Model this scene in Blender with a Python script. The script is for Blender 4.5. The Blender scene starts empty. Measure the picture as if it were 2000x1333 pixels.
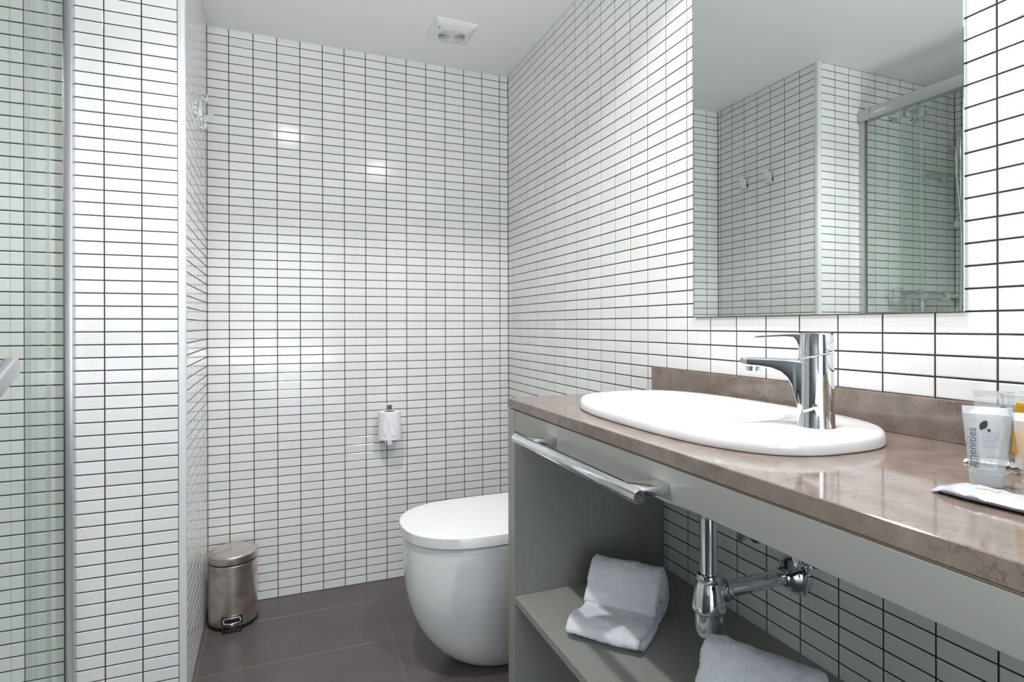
import bpy, bmesh, math, random
from math import sin, cos, pi, sqrt, atan2
from mathutils import Vector, Matrix, noise
random.seed(7)
C = bpy.context.scene.collection

# ------------------------------------------------------------------ dimensions (metres, camera above the origin)
PH, PW = 0.035, 0.0875538          # tile pitch
EYE = 1.10075
XR, YB, XL, YP = 0.98116, 2.49955, -0.27568, 1.85035
XS = -1.206                        # far side of the shower
CEIL = 2.2715
REAR = -0.95
ZTOP = (31.45 + 32.554) * PH       # first grout line under the ceiling
XB0, YR0, XP0 = -0.19859, YB - 0.05488, -0.45203
YAW, ROLL, FPX = 0.380364, 0.002539, 1115.33

# ------------------------------------------------------------------ camera
cd = bpy.data.cameras.new('camera'); cam = bpy.data.objects.new('camera', cd); C.objects.link(cam)
cd.sensor_width = 36; cd.lens = FPX / 2000 * 36; cd.shift_y = -31.01 / 2000; cd.clip_start = 0.02
r0 = Vector((cos(YAW), -sin(YAW), 0)); f0 = Vector((sin(YAW), cos(YAW), 0)); u0 = Vector((0, 0, 1))
cr = r0 * cos(ROLL) - u0 * sin(ROLL); cu = r0 * sin(ROLL) + u0 * cos(ROLL)
cam.matrix_world = Matrix(((cr.x, cu.x, -f0.x, 0), (cr.y, cu.y, -f0.y, 0), (cr.z, cu.z, -f0.z, EYE), (0, 0, 0, 1)))
bpy.context.scene.camera = cam

# ------------------------------------------------------------------ world, lights, exposure
sc = bpy.context.scene
sc.view_settings.view_transform = 'Standard'; sc.view_settings.look = 'None'
sc.view_settings.gamma = 1; sc.view_settings.use_curve_mapping = False
sc.view_settings.exposure = 0.08
w = bpy.data.worlds.new('world'); sc.world = w; w.use_nodes = True
w.node_tree.nodes['Background'].inputs[0].default_value = (0.80, 0.90, 1.0, 1)
w.node_tree.nodes['Background'].inputs[1].default_value = 1.0

def area(name, loc, target, sx, sy, power, col=(1, 1, 1), spread=pi):
    l = bpy.data.lights.new(name, 'AREA'); l.shape = 'RECTANGLE'; l.size = sx; l.size_y = sy; l.energy = power; l.color = col; l.spread = spread
    o = bpy.data.objects.new(name, l); C.objects.link(o); o.location = loc
    o.rotation_euler = (Vector(target) - Vector(loc)).to_track_quat('-Z', 'Y').to_euler(); return o
# daylight arriving through the doorway behind the camera
area('doorway_daylight', (0.0, REAR - 0.25, 1.20), (0.1, 1.5, 1.3), 0.85, 1.7, 10, (0.90, 0.95, 1.0))
# added unseen uplight, aimed at the ceiling behind the camera for soft fill
area('added_uplight', (-0.10, -0.50, 0.85), (-0.05, -0.40, CEIL), 0.8, 0.8, 41, (0.97, 0.98, 1.0))
# ceiling downlights: (x, y, watts, full cone in radians, blend)
LAMPS = [(0.66, 0.64, 41, 2.46, 0.16), (0.03, 1.26, 48, 2.35, 0.75)]

# ------------------------------------------------------------------ materials
def nt(name):
    m = bpy.data.materials.new(name); m.use_nodes = True; t = m.node_tree
    return m, t, t.nodes['Principled BSDF']
def mat(name, col, rough=0.5, metal=0.0, spec=0.5, bump=0, bscale=200, var=0.0, vscale=8, coat=0):
    m, t, b = nt(name); N = t.nodes; L = t.links
    b.inputs['Base Color'].default_value = (*col, 1); b.inputs['Roughness'].default_value = rough
    b.inputs['Metallic'].default_value = metal; b.inputs['Specular IOR Level'].default_value = spec
    if coat: b.inputs['Coat Weight'].default_value = coat; b.inputs['Coat Roughness'].default_value = 0.04
    tc = N.new('ShaderNodeTexCoord')
    if var:
        n = N.new('ShaderNodeTexNoise'); n.inputs['Scale'].default_value = vscale; n.inputs['Detail'].default_value = 5
        L.new(tc.outputs['Object'], n.inputs['Vector'])
        r = N.new('ShaderNodeMapRange'); r.inputs[1].default_value = 0.3; r.inputs[2].default_value = 0.7
        r.inputs[3].default_value = 1 - var; r.inputs[4].default_value = 1 + var; L.new(n.outputs['Fac'], r.inputs[0])
        x = N.new('ShaderNodeVectorMath'); x.operation = 'SCALE'; x.inputs[0].default_value = col; L.new(r.outputs[0], x.inputs['Scale'])
        L.new(x.outputs[0], b.inputs['Base Color'])
    if bump:
        n = N.new('ShaderNodeTexNoise'); n.inputs['Scale'].default_value = bscale; n.inputs['Detail'].default_value = 4
        L.new(tc.outputs['Object'], n.inputs['Vector'])
        bp = N.new('ShaderNodeBump'); bp.inputs['Strength'].default_value = bump; bp.inputs['Distance'].default_value = 0.001
        L.new(n.outputs['Fac'], bp.inputs['Height']); L.new(bp.outputs[0], b.inputs['Normal'])
    return m
M = {}
def tile_mat():
    m, t, b = nt('white_glazed_tile'); N = t.nodes; L = t.links
    oi = N.new('ShaderNodeObjectInfo'); ge = N.new('ShaderNodeNewGeometry')
    a = N.new('ShaderNodeMath'); a.operation = 'ADD'; L.new(oi.outputs['Random'], a.inputs[0]); L.new(ge.outputs['Random Per Island'], a.inputs[1])
    fr = N.new('ShaderNodeMath'); fr.operation = 'FRACT'; L.new(a.outputs[0], fr.inputs[0])
    rp = N.new('ShaderNodeValToRGB'); rp.color_ramp.elements[0].color = (0.77, 0.78, 0.765, 1); rp.color_ramp.elements[1].color = (0.83, 0.83, 0.825, 1)
    L.new(fr.outputs[0], rp.inputs[0]); L.new(rp.outputs[0], b.inputs['Base Color'])
    b.inputs['Roughness'].default_value = 0.11; b.inputs['Specular IOR Level'].default_value = 0.5
    # fine vertical striation of the glaze
    mp = N.new('ShaderNodeMapping'); mp.inputs['Scale'].default_value = (900, 900, 6); L.new(ge.outputs['Position'], mp.inputs[0])
    n = N.new('ShaderNodeTexNoise'); n.inputs['Scale'].default_value = 1; n.inputs['Detail'].default_value = 2; L.new(mp.outputs[0], n.inputs['Vector'])
    bp = N.new('ShaderNodeBump'); bp.inputs['Strength'].default_value = 0.10; bp.inputs['Distance'].default_value = 0.0004
    L.new(n.outputs['Fac'], bp.inputs['Height']); L.new(bp.outputs[0], b.inputs['Normal'])
    return m
M['tile'] = tile_mat()
M['grout'] = mat('dark_grout', (0.030, 0.022, 0.023), 0.9, bump=0.3, bscale=900)
M['paint'] = mat('ceiling_paint', (0.86, 0.86, 0.85), 0.7, bump=0.04, bscale=120)
M['floor'] = mat('floor_tile_grey', (0.105, 0.092, 0.090), 0.33, var=0.14, vscale=5, bump=0.06, bscale=60)
M['joint'] = mat('floor_joint', (0.24, 0.215, 0.20), 0.85)
M['trim'] = mat('white_trim', (0.66, 0.68, 0.68), 0.35)
M['ceramic'] = mat('white_ceramic', (0.90, 0.905, 0.91), 0.06, spec=0.55, coat=0.3)
M['lid'] = mat('white_thermoset', (0.86, 0.86, 0.87), 0.10)
M['chrome'] = mat('polished_chrome', (0.80, 0.81, 0.83), 0.05, 1.0)
M['alu'] = mat('satin_aluminium', (0.56, 0.56, 0.58), 0.36, 0.9)
M['laminate'] = mat('grey_laminate', (0.310, 0.315, 0.295), 0.38, bump=0.05, bscale=900)
M['black'] = mat('black_plastic', (0.01, 0.01, 0.01), 0.4)
M['gap'] = mat('dark_gap', (0.015, 0.013, 0.012), 0.8)
M['darkgrey'] = mat('dark_grey_plastic', (0.09, 0.10, 0.10), 0.35)
M['midgrey'] = mat('mid_grey_plastic', (0.30, 0.30, 0.33), 0.4)
M['plastic'] = mat('white_plastic', (0.80, 0.80, 0.80), 0.35)
M['paper'] = mat('tissue_paper', (0.86, 0.86, 0.86), 0.9, bump=0.25, bscale=250)
M['card'] = mat('brown_card', (0.25, 0.18, 0.13), 0.9)
M['ink'] = mat('grey_ink', (0.09, 0.09, 0.11), 0.6)
M['inkblack'] = mat('black_ink', (0.012, 0.014, 0.018), 0.5)
M['silverfoil'] = mat('white_foil_wrap', (0.62, 0.64, 0.72), 0.25, 0.3, bump=0.5, bscale=70)
M['orange'] = mat('orange_print', (0.80, 0.60, 0.42), 0.4)
M['door'] = mat('slate_door', (0.055, 0.066, 0.066), 0.5)
def emis(name, col, s):
    m, t, b = nt(name); b.inputs['Emission Color'].default_value = (*col, 1); b.inputs['Emission Strength'].default_value = s; return m
M['lamp'] = emis('lamp_glow', (1, 0.97, 0.93), 220)
def mirror_mat():
    m, t, b = nt('mirror_silver'); b.inputs['Base Color'].default_value = (0.70, 0.745, 0.725, 1)
    b.inputs['Metallic'].default_value = 1; b.inputs['Roughness'].default_value = 0.0; return m
M['mirror'] = mirror_mat()
def brushed():
    m, t, b = nt('brushed_steel'); N = t.nodes; L = t.links
    b.inputs['Metallic'].default_value = 1
    tc = N.new('ShaderNodeTexCoord'); mp = N.new('ShaderNodeMapping'); mp.inputs['Scale'].default_value = (9, 9, 420); L.new(tc.outputs['Object'], mp.inputs[0])
    n = N.new('ShaderNodeTexNoise'); n.inputs['Scale'].default_value = 1; n.inputs['Detail'].default_value = 3; L.new(mp.outputs[0], n.inputs['Vector'])
    n2 = N.new('ShaderNodeTexNoise'); n2.inputs['Scale'].default_value = 22; n2.inputs['Detail'].default_value = 6; L.new(tc.outputs['Object'], n2.inputs['Vector'])
    rp = N.new('ShaderNodeValToRGB'); rp.color_ramp.elements[0].position = 0.32; rp.color_ramp.elements[0].color = (0.56, 0.49, 0.43, 1)
    rp.color_ramp.elements[1].position = 0.5; rp.color_ramp.elements[1].color = (0.72, 0.67, 0.63, 1); L.new(n2.outputs['Fac'], rp.inputs[0]); L.new(rp.outputs[0], b.inputs['Base Color'])
    mr = N.new('ShaderNodeMapRange'); mr.inputs[3].default_value = 0.24; mr.inputs[4].default_value = 0.42; L.new(n.outputs['Fac'], mr.inputs[0]); L.new(mr.outputs[0], b.inputs['Roughness'])
    bp = N.new('ShaderNodeBump'); bp.inputs['Strength'].default_value = 0.06; bp.inputs['Distance'].default_value = 0.0005; L.new(n.outputs['Fac'], bp.inputs['Height']); L.new(bp.outputs[0], b.inputs['Normal'])
    return m
M['steel'] = brushed()
def stone():
    m, t, b = nt('taupe_quartz'); N = t.nodes; L = t.links
    tc = N.new('ShaderNodeTexCoord')
    n1 = N.new('ShaderNodeTexNoise'); n1.inputs['Scale'].default_value = 26; n1.inputs['Detail'].default_value = 7; L.new(tc.outputs['Object'], n1.inputs['Vector'])
    rp = N.new('ShaderNodeValToRGB'); rp.color_ramp.elements[0].position = 0.3; rp.color_ramp.elements[0].color = (0.165, 0.128, 0.109, 1)
    rp.color_ramp.elements[1].position = 0.7; rp.color_ramp.elements[1].color = (0.255, 0.200, 0.172, 1); L.new(n1.outputs['Fac'], rp.inputs[0])
    # thin dark veins
    mpv = N.new('ShaderNodeMapping'); mpv.inputs['Scale'].default_value = (1.0, 1.0, 1.0); L.new(tc.outputs['Object'], mpv.inputs[0])
    n2 = N.new('ShaderNodeTexNoise'); n2.inputs['Scale'].default_value = 14; n2.inputs['Detail'].default_value = 8; n2.inputs['Roughness'].default_value = 0.62; L.new(mpv.outputs[0], n2.inputs['Vector'])
    s = N.new('ShaderNodeMath'); s.operation = 'SUBTRACT'; s.inputs[1].default_value = 0.5; L.new(n2.outputs['Fac'], s.inputs[0])
    ab = N.new('ShaderNodeMath'); ab.operation = 'ABSOLUTE'; L.new(s.outputs[0], ab.inputs[0])
    lt = N.new('ShaderNodeMapRange'); lt.inputs[1].default_value = 0.0; lt.inputs[2].default_value = 0.012; lt.inputs[3].default_value = 1; lt.inputs[4].default_value = 0; L.new(ab.outputs[0], lt.inputs[0])
    n3 = N.new('ShaderNodeTexNoise'); n3.inputs['Scale'].default_value = 9; n3.inputs['Detail'].default_value = 3; L.new(tc.outputs['Object'], n3.inputs['Vector'])
    g = N.new('ShaderNodeMapRange'); g.inputs[1].default_value = 0.52; g.inputs[2].default_value = 0.62; L.new(n3.outputs['Fac'], g.inputs[0])
    mu = N.new('ShaderNodeMath'); mu.operation = 'MULTIPLY'; L.new(lt.outputs[0], mu.inputs[0]); L.new(g.outputs[0], mu.inputs[1])
    m2 = N.new('ShaderNodeMath'); m2.operation = 'MULTIPLY'; m2.inputs[1].default_value = 0.55; L.new(mu.outputs[0], m2.inputs[0])
    mx = N.new('ShaderNodeMix'); mx.data_type = 'RGBA'; L.new(m2.outputs[0], mx.inputs[0]); L.new(rp.outputs[0], mx.inputs[6]); mx.inputs[7].default_value = (0.05, 0.037, 0.036, 1)
    # fine speckle
    v = N.new('ShaderNodeTexNoise'); v.inputs['Scale'].default_value = 260; v.inputs['Detail'].default_value = 2; L.new(tc.outputs['Object'], v.inputs['Vector'])
    vr = N.new('ShaderNodeMapRange'); vr.inputs[1].default_value = 0.62; vr.inputs[2].default_value = 0.70; vr.inputs[4].default_value = 0.55; L.new(v.outputs['Fac'], vr.inputs[0])
    mx2 = N.new('ShaderNodeMix'); mx2.data_type = 'RGBA'; L.new(vr.outputs[0], mx2.inputs[0]); L.new(mx.outputs[2], mx2.inputs[6]); mx2.inputs[7].default_value = (0.09, 0.07, 0.065, 1)
    L.new(mx2.outputs[2], b.inputs['Base Color']); b.inputs['Roughness'].default_value = 0.09; b.inputs['Specular IOR Level'].default_value = 0.7
    return m
M['stone'] = stone()
def glass(name, tint, fres=1.45, dirt=0.0, refl=1.0, dcol=(0.8, 0.82, 0.84)):
    m = bpy.data.materials.new(name); m.use_nodes = True; t = m.node_tree; N = t.nodes; L = t.links; N.clear()
    o = N.new('ShaderNodeOutputMaterial'); tr = N.new('ShaderNodeBsdfTransparent'); tr.inputs[0].default_value = (*tint, 1)
    gl = N.new('ShaderNodeBsdfGlossy'); gl.inputs['Roughness'].default_value = 0.0; gl.inputs[0].default_value = (refl, refl, refl, 1)
    fr = N.new('ShaderNodeFresnel'); fr.inputs[0].default_value = fres
    ge = N.new('ShaderNodeNewGeometry'); iv = N.new('ShaderNodeMath'); iv.operation = 'SUBTRACT'; iv.inputs[0].default_value = 1; L.new(ge.outputs['Backfacing'], iv.inputs[1])
    fm = N.new('ShaderNodeMath'); fm.operation = 'MULTIPLY'; L.new(fr.outputs[0], fm.inputs[0]); L.new(iv.outputs[0], fm.inputs[1])   # reflect once, at the outer face
    mx = N.new('ShaderNodeMixShader'); L.new(fm.outputs[0], mx.inputs[0]); L.new(tr.outputs[0], mx.inputs[1]); L.new(gl.outputs[0], mx.inputs[2])
    last = mx
    if dirt:
        df = N.new('ShaderNodeBsdfDiffuse'); df.inputs[0].default_value = (*dcol, 1)
        m2 = N.new('ShaderNodeMixShader'); m2.inputs[0].default_value = dirt; L.new(mx.outputs[0], m2.inputs[1]); L.new(df.outputs[0], m2.inputs[2]); last = m2
    L.new(last.outputs[0], o.inputs[0]); return m
M['shower_glass'] = glass('green_tinted_glass', (0.937, 0.962, 0.948), refl=0.75)
M['glass_edge'] = glass('glass_edge_green', (0.86, 0.885, 0.885), dirt=0.12)
M['clear_glass'] = glass('clear_tumbler_glass', (0.96, 0.965, 0.96))
M['tube_plastic'] = glass('frosted_tube_plastic', (0.93, 0.95, 0.96), 1.4, dirt=0.26)
M['tube_seal'] = glass('frosted_tube_seal', (0.9, 0.93, 0.95), 1.4, dirt=0.55)
M['gel'] = glass('clear_gel', (0.92, 0.94, 0.95), 1.35, dirt=0.12)
M['yellow_gel'] = glass('yellow_gel', (0.90, 0.66, 0.10), 1.3, dirt=0.42, dcol=(0.85, 0.55, 0.06))
def terry():
    m, t, b = nt('white_terry'); N = t.nodes; L = t.links
    b.inputs['Roughness'].default_value = 1.0; b.inputs['Sheen Weight'].default_value = 0.5; b.inputs['Specular IOR Level'].default_value = 0.1
    tc = N.new('ShaderNodeTexCoord'); n = N.new('ShaderNodeTexNoise'); n.inputs['Scale'].default_value = 520; n.inputs['Detail'].default_value = 3; L.new(tc.outputs['Object'], n.inputs['Vector'])
    rp = N.new('ShaderNodeValToRGB'); rp.color_ramp.elements[0].position = 0.3; rp.color_ramp.elements[0].color = (0.70, 0.73, 0.80, 1)
    rp.color_ramp.elements[1].position = 0.62; rp.color_ramp.elements[1].color = (0.90, 0.92, 0.96, 1); L.new(n.outputs['Fac'], rp.inputs[0]); L.new(rp.outputs[0], b.inputs['Base Color'])
    bp = N.new('ShaderNodeBump'); bp.inputs['Strength'].default_value = 0.6; bp.inputs['Distance'].default_value = 0.0015; L.new(n.outputs['Fac'], bp.inputs['Height']); L.new(bp.outputs[0], b.inputs['Normal'])
    return m
M['terry'] = terry()

# ------------------------------------------------------------------ object helpers
def link(name, me, m, parent=None):
    o = bpy.data.objects.new(name, me); C.objects.link(o)
    if m is not None and not me.materials: me.materials.append(M[m] if isinstance(m, str) else m)
    if parent is not None: o.parent = parent
    return o
def obj(name, V, F, m, parent=None, smooth=None):
    me = bpy.data.meshes.new(name); me.from_pydata([tuple(v) for v in V], [], F); me.update()
    bm = bmesh.new(); bm.from_mesh(me); bmesh.ops.recalc_face_normals(bm, faces=bm.faces); bm.to_mesh(me); bm.free()
    if smooth is not None:
        me.polygons.foreach_set('use_smooth', [True] * len(me.polygons))
        if smooth < 180: me.set_sharp_from_angle(angle=math.radians(smooth))
    return link(name, me, m, parent)
def bmobj(name, bm, m, parent=None, smooth=None):
    bmesh.ops.recalc_face_normals(bm, faces=bm.faces)
    me = bpy.data.meshes.new(name); bm.to_mesh(me); bm.free()
    if smooth is not None:
        me.polygons.foreach_set('use_smooth', [True] * len(me.polygons))
        if smooth < 180: me.set_sharp_from_angle(angle=math.radians(smooth))
    return link(name, me, m, parent)
def box(name, a, b, m, parent=None, bev=0.0, seg=2, rot=None):
    bm = bmesh.new(); bmesh.ops.create_cube(bm, size=1)
    c = [(a[i] + b[i]) / 2 for i in range(3)]; s = [abs(b[i] - a[i]) for i in range(3)]
    for v in bm.verts: v.co = Vector((v.co.x * s[0], v.co.y * s[1], v.co.z * s[2]))
    if bev: bmesh.ops.bevel(bm, geom=bm.edges[:], offset=bev, segments=seg, affect='EDGES', profile=0.5)
    if rot is not None: bm.transform(rot.to_4x4())
    bm.transform(Matrix.Translation(c))
    return bmobj(name, bm, m, parent, 35 if bev else None)
def lathe(name, prof, c, m, parent=None, axis=(0, 0, 1), n=40, smooth=35, sx=1, sy=1):
    """prof: (radius, height) list along axis from c"""
    ax = Vector(axis).normalized(); e1 = ax.orthogonal().normalized() if abs(ax.z) < 0.99 else Vector((1, 0, 0)); e2 = ax.cross(e1)
    V, F = [], []; rings = []
    for r, h in prof:
        if r < 1e-6: V.append(Vector(c) + ax * h); rings.append([len(V) - 1]); continue
        rg = []
        for k in range(n):
            a = 2 * pi * k / n; V.append(Vector(c) + e1 * (r * cos(a) * sx) + e2 * (r * sin(a) * sy) + ax * h); rg.append(len(V) - 1)
        rings.append(rg)
    for A, B in zip(rings, rings[1:]):
        if len(A) == 1 and len(B) == 1: continue
        if len(A) == 1:
            for k in range(n): F.append((A[0], B[(k + 1) % n], B[k]))
        elif len(B) == 1:
            for k in range(n): F.append((A[k], A[(k + 1) % n], B[0]))
        else:
            for k in range(n): F.append((A[k], A[(k + 1) % n], B[(k + 1) % n], B[k]))
    return obj(name, V, F, m, parent, smooth)
def tube(name, pts, r, m, parent=None, n=16, caps=True, smooth=40):
    V, F = [], []; P = [Vector(p) for p in pts]; rr = r if isinstance(r, (list, tuple)) else [r] * len(P)
    t0 = (P[1] - P[0]).normalized(); e = t0.orthogonal().normalized(); prev = None
    for i, p in enumerate(P):
        t = (P[min(i + 1, len(P) - 1)] - P[max(i - 1, 0)]).normalized()
        e = (e - t * e.dot(t)).normalized(); g = t.cross(e)
        rg = []
        for k in range(n):
            a = 2 * pi * k / n; V.append(p + e * (rr[i] * cos(a)) + g * (rr[i] * sin(a))); rg.append(len(V) - 1)
        if prev:
            for k in range(n): F.append((prev[k], prev[(k + 1) % n], rg[(k + 1) % n], rg[k]))
        elif caps: F.append(tuple(reversed(rg)))
        prev = rg
    if caps: F.append(tuple(prev))
    return obj(name, V, F, m, parent, smooth)
def loft(name, rings, m, parent=None, cap0=True, cap1=True, smooth=40, closed=True):
    V, F = [], []; n = len(rings[0])
    for r in rings: V += list(r)
    for i in range(len(rings) - 1):
        for k in range(n if closed else n - 1):
            F.append((i * n + k, i * n + (k + 1) % n, (i + 1) * n + (k + 1) % n, (i + 1) * n + k))
    if cap0: F.append(tuple(range(n - 1, -1, -1)))
    if cap1: F.append(tuple(range((len(rings) - 1) * n, len(rings) * n)))
    return obj(name, V, F, m, parent, smooth)
def extrude(name, poly, axis_vec, m, parent=None, bev=0.0, smooth=35):
    """poly: list of 3-D points (planar), pushed along axis_vec"""
    bm = bmesh.new(); vs = [bm.verts.new(p) for p in poly]; f = bm.faces.new(vs)
    r = bmesh.ops.extrude_face_region(bm, geom=[f]); bmesh.ops.translate(bm, verts=[g for g in r['geom'] if isinstance(g, bmesh.types.BMVert)], vec=axis_vec)
    bmesh.ops.recalc_face_normals(bm, faces=bm.faces)
    if bev: bmesh.ops.bevel(bm, geom=[e for e in bm.edges if e.calc_face_angle(0) > 0.5], offset=bev, segments=2, affect='EDGES')
    return bmobj(name, bm, m, parent, smooth)
def thing(name, label, cat, loc=(0, 0, 0), group=None):
    o = bpy.data.objects.new(name, None); C.objects.link(o); o.location = loc; o.empty_display_size = 0.02
    o['label'] = label; o['category'] = cat
    if group: o['group'] = group
    return o
def settle(t):
    """move the empty's children so that they keep their world place although the empty is not at the origin"""
    bpy.context.view_layer.update
    for ch in [c for c in C.objects if c.parent is t]:
        ch.matrix_parent_inverse = Matrix.Translation(-Vector(t.location))
def tag(o, label, cat, group=None):
    o['label'] = label; o['category'] = cat
    if group: o['group'] = group
    return o
def struct(o): o['kind'] = 'structure'; return o
def superell(cx, cy, a, b, n, z, N=96, ax=0, ay=0):
    out = []
    for k in range(N):
        t = 2 * pi * k / N; c, s = cos(t), sin(t)
        out.append(Vector((cx + b * abs(c) ** (2 / n) * (1 if c >= 0 else -1), cy + a * abs(s) ** (2 / n) * (1 if s >= 0 else -1), z)))
    return out
def project(p):
    d = Vector(p) - Vector((0, 0, EYE)); z = d.dot(f0)
    if z < 0.05: return None
    return (1000 + FPX * d.dot(cr) / z, 635.5 - FPX * d.dot(cu) / z)

# ------------------------------------------------------------------ tiled walls
G = 0.0030; TT = 0.0045
def tile_geo(w, h):
    """one tile centred on its own place, face at +z=0; local x across, y up"""
    w2, h2, b, d = w / 2 - G / 2, h / 2 - G / 2, 0.0016, 0.0008
    V = []
    for (q, z) in ((0, -TT), (0, -d), (b, 0)):
        V += [(-w2 + q, -h2 + q, z), (w2 - q, -h2 + q, z), (w2 - q, h2 - q, z), (-w2 + q, h2 - q, z)]
    F = [(0, 1, 5, 4), (1, 2, 6, 5), (2, 3, 7, 6), (3, 0, 4, 7), (4, 5, 9, 8), (5, 6, 10, 9), (6, 7, 11, 10), (7, 4, 8, 11), (8, 9, 10, 11)]
    return V, F
tile_cache = {}
def tile_mesh(w, h):
    k = (round(w, 3), round(h, 3))
    if k not in tile_cache:
        V, F = tile_geo(w, h); me = bpy.data.meshes.new('tile'); me.from_pydata(V, [], F); me.materials.append(M['tile']); tile_cache[k] = me
    return tile_cache[k]
ROWS = [(ZTOP, CEIL)] + [(ZTOP - (j + 1) * PH, ZTOP - j * PH) for j in range(64)]
def hidden(p):
    """true where the mirror or the vanity stands before the tile"""
    x, y, z = p
    if abs(x - XR) < 0.02:
        if 0.55 < y < 1.17 and z > 1.12: return True
        if y < 1.36 and z < 0.98:
            zz = EYE + (z - EYE) * 0.531 / XR; yy = y * 0.531 / XR
            if zz > 0.835 or yy > 1.30 / 1.0: return True
            if z < 0.43 or y > 1.29: return True
    return False
def tiled_wall(wall, origin, udir, normal, cols, limit=300, rows=ROWS, via_mirror=False):
    """cols: (u0,u1) along udir from origin (z ignored); tiles become children of wall"""
    u = Vector(udir).normalized(); n = Vector(normal).normalized(); R = Matrix((u, Vector((0, 0, 1)), n)).transposed()
    if R.determinant() < 0: u = -u; R = Matrix((u, Vector((0, 0, 1)), n)).transposed(); sgn = -1
    else: sgn = 1
    allt = []
    for (a, b) in cols:
        for (z0, z1) in rows:
            if b - a < 0.006 or z1 - z0 < 0.006: continue
            c = Vector(origin) + u * sgn * ((a + b) / 2); c.z = (z0 + z1) / 2
            sc_ = 0
            for mir in ((False, True) if via_mirror else (False,)):
                q = [Vector((c.x, c.y, c.z)) + u * (sx * (b - a) / 2) + Vector((0, 0, sz * (z1 - z0) / 2)) for sx, sz in ((-1, -1), (1, -1), (1, 1), (-1, 1))]
                cc = c.copy()
                if mir:
                    for v in q: v.x = 2 * (XR - 0.007) - v.x
                    cc.x = 2 * (XR - 0.007) - cc.x
                pr = [project(v) for v in q]
                if None in pr: continue
                pc = project(cc)
                if pc is None: continue
                if mir and not (1355 < pc[0] < 1885 and 0 < pc[1] < 617): continue
                if not mir and not (-20 < pc[0] < 2020 and -10 < pc[1] < 1343): continue
                if not mir and hidden(c): continue
                ar = abs(sum(pr[i][0] * pr[(i + 1) % 4][1] - pr[(i + 1) % 4][0] * pr[i][1] for i in range(4))) / 2
                sc_ = max(sc_, ar)
            allt.append((sc_, random.random(), a, b, z0, z1, c))
    allt.sort(key=lambda t: -t[0])
    V, F = [], []
    rnd = random.Random(3)
    for i, (s, _, a, b, z0, z1, c) in enumerate(allt):
        J = Matrix.Rotation(rnd.gauss(0, 0.0026), 3, 'X') @ Matrix.Rotation(rnd.gauss(0, 0.0016), 3, 'Y') @ Matrix.Rotation(rnd.gauss(0, 0.0015), 3, 'Z')
        T = (Matrix.Translation(c + n * rnd.gauss(0, 0.0001)) @ (R @ J).to_4x4())
        if i < limit and s > 0:
            o = bpy.data.objects.new('tile', tile_mesh(b - a, z1 - z0)); C.objects.link(o); o.parent = wall; o.matrix_world = T
        else:
            v, f = tile_geo(b - a, z1 - z0); k = len(V); V += [T @ Vector(p) for p in v]; F += [tuple(q + k for q in g) for g in f]
    if V:
        me = bpy.data.meshes.new('tile_field'); me.from_pydata([tuple(v) for v in V], [], F); o = link('tile_field', me, 'tile', wall); o['kind'] = 'stuff'
def cols_from(first, lo, hi):
    """grid of pitch PW with a line at `first`, clipped to lo..hi"""
    k = math.floor((lo - first) / PW); out = []
    x = first + k * PW
    while x < hi - 1e-6:
        a, b = max(x, lo), min(x + PW, hi)
        if b > a + 1e-6: out.append((a, b))
        x += PW
    return out
GD = 0.0016   # grout recess
T = 0.08
wall_back = struct(box('wall_back', (XL - 0.4, YB + GD, 0), (XR + T, YB + T, CEIL + .02), 'grout'))
tiled_wall(wall_back, (0, YB, 0), (1, 0, 0), (0, -1, 0), cols_from(XB0, XL, XR), via_mirror=True)
wall_right = struct(box('wall_right', (XR + GD, REAR - T, 0), (XR + T, YB + GD, CEIL + .02), 'grout'))
tiled_wall(wall_right, (XR, 0, 0), (0, 1, 0), (-1, 0, 0), cols_from(YR0, REAR, YB))
# pier between the shower and the niche: its front carries on as the end wall of the shower
wall_shower = struct(box('wall_shower', (XS - T, YP + GD, 0), (-0.272, YP + 0.012, CEIL + .02), 'grout'))
tiled_wall(wall_shower, (0, YP, 0), (1, 0, 0), (0, -1, 0), cols_from(XP0, XS, XL - 0.0007), via_mirror=True)
# side of the pier (very slightly out of square)
pA, pB = Vector((-0.2625, 1.866, 0)), Vector((XL, YB, 0)); pd = (pB - pA); pl = pd.length; pd.normalize(); pn = Vector((pd.y, -pd.x, 0))
q = [pA - pn * GD, pB - pn * GD, pB - pn * 0.012, pA - pn * 0.012]
V = [Vector((p.x, p.y, 0)) for p in q] + [Vector((p.x, p.y, CEIL + .02)) for p in q]
wall_niche = struct(obj('wall_niche', V, [(0, 1, 2, 3), (4, 5, 6, 7), (0, 1, 5, 4), (1, 2, 6, 5), (2, 3, 7, 6), (3, 0, 4, 7)], 'grout'))
nc = [(0.0, PW)] + [(i * PW, (i + 1) * PW) for i in range(1, 7)] + [(7 * PW, pl)]
tiled_wall(wall_niche, pA, pd, pn, nc, via_mirror=True)
# shower far side, shower near end, and the wall beside the camera
wall_left = struct(box('wall_left', (XS - T, 0.70, 0), (XS - GD, YP + GD, CEIL + .02), 'grout'))
tiled_wall(wall_left, (XS, 0, 0), (0, 1, 0), (1, 0, 0), cols_from(YP - 0.03, 0.75, YP), via_mirror=True)
wall_front = struct(box('wall_front', (XS, 0.66, 0), (-0.56, 0.75 - GD, CEIL + .02), 'grout'))
tiled_wall(wall_front, (0, 0.75, 0), (1, 0, 0), (0, 1, 0), cols_from(XP0, XS, -0.56), 0)
wall_side = struct(box('wall_entry', (-0.66, REAR, 0), (-0.56, 0.66, CEIL + .02), 'door'))
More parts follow.
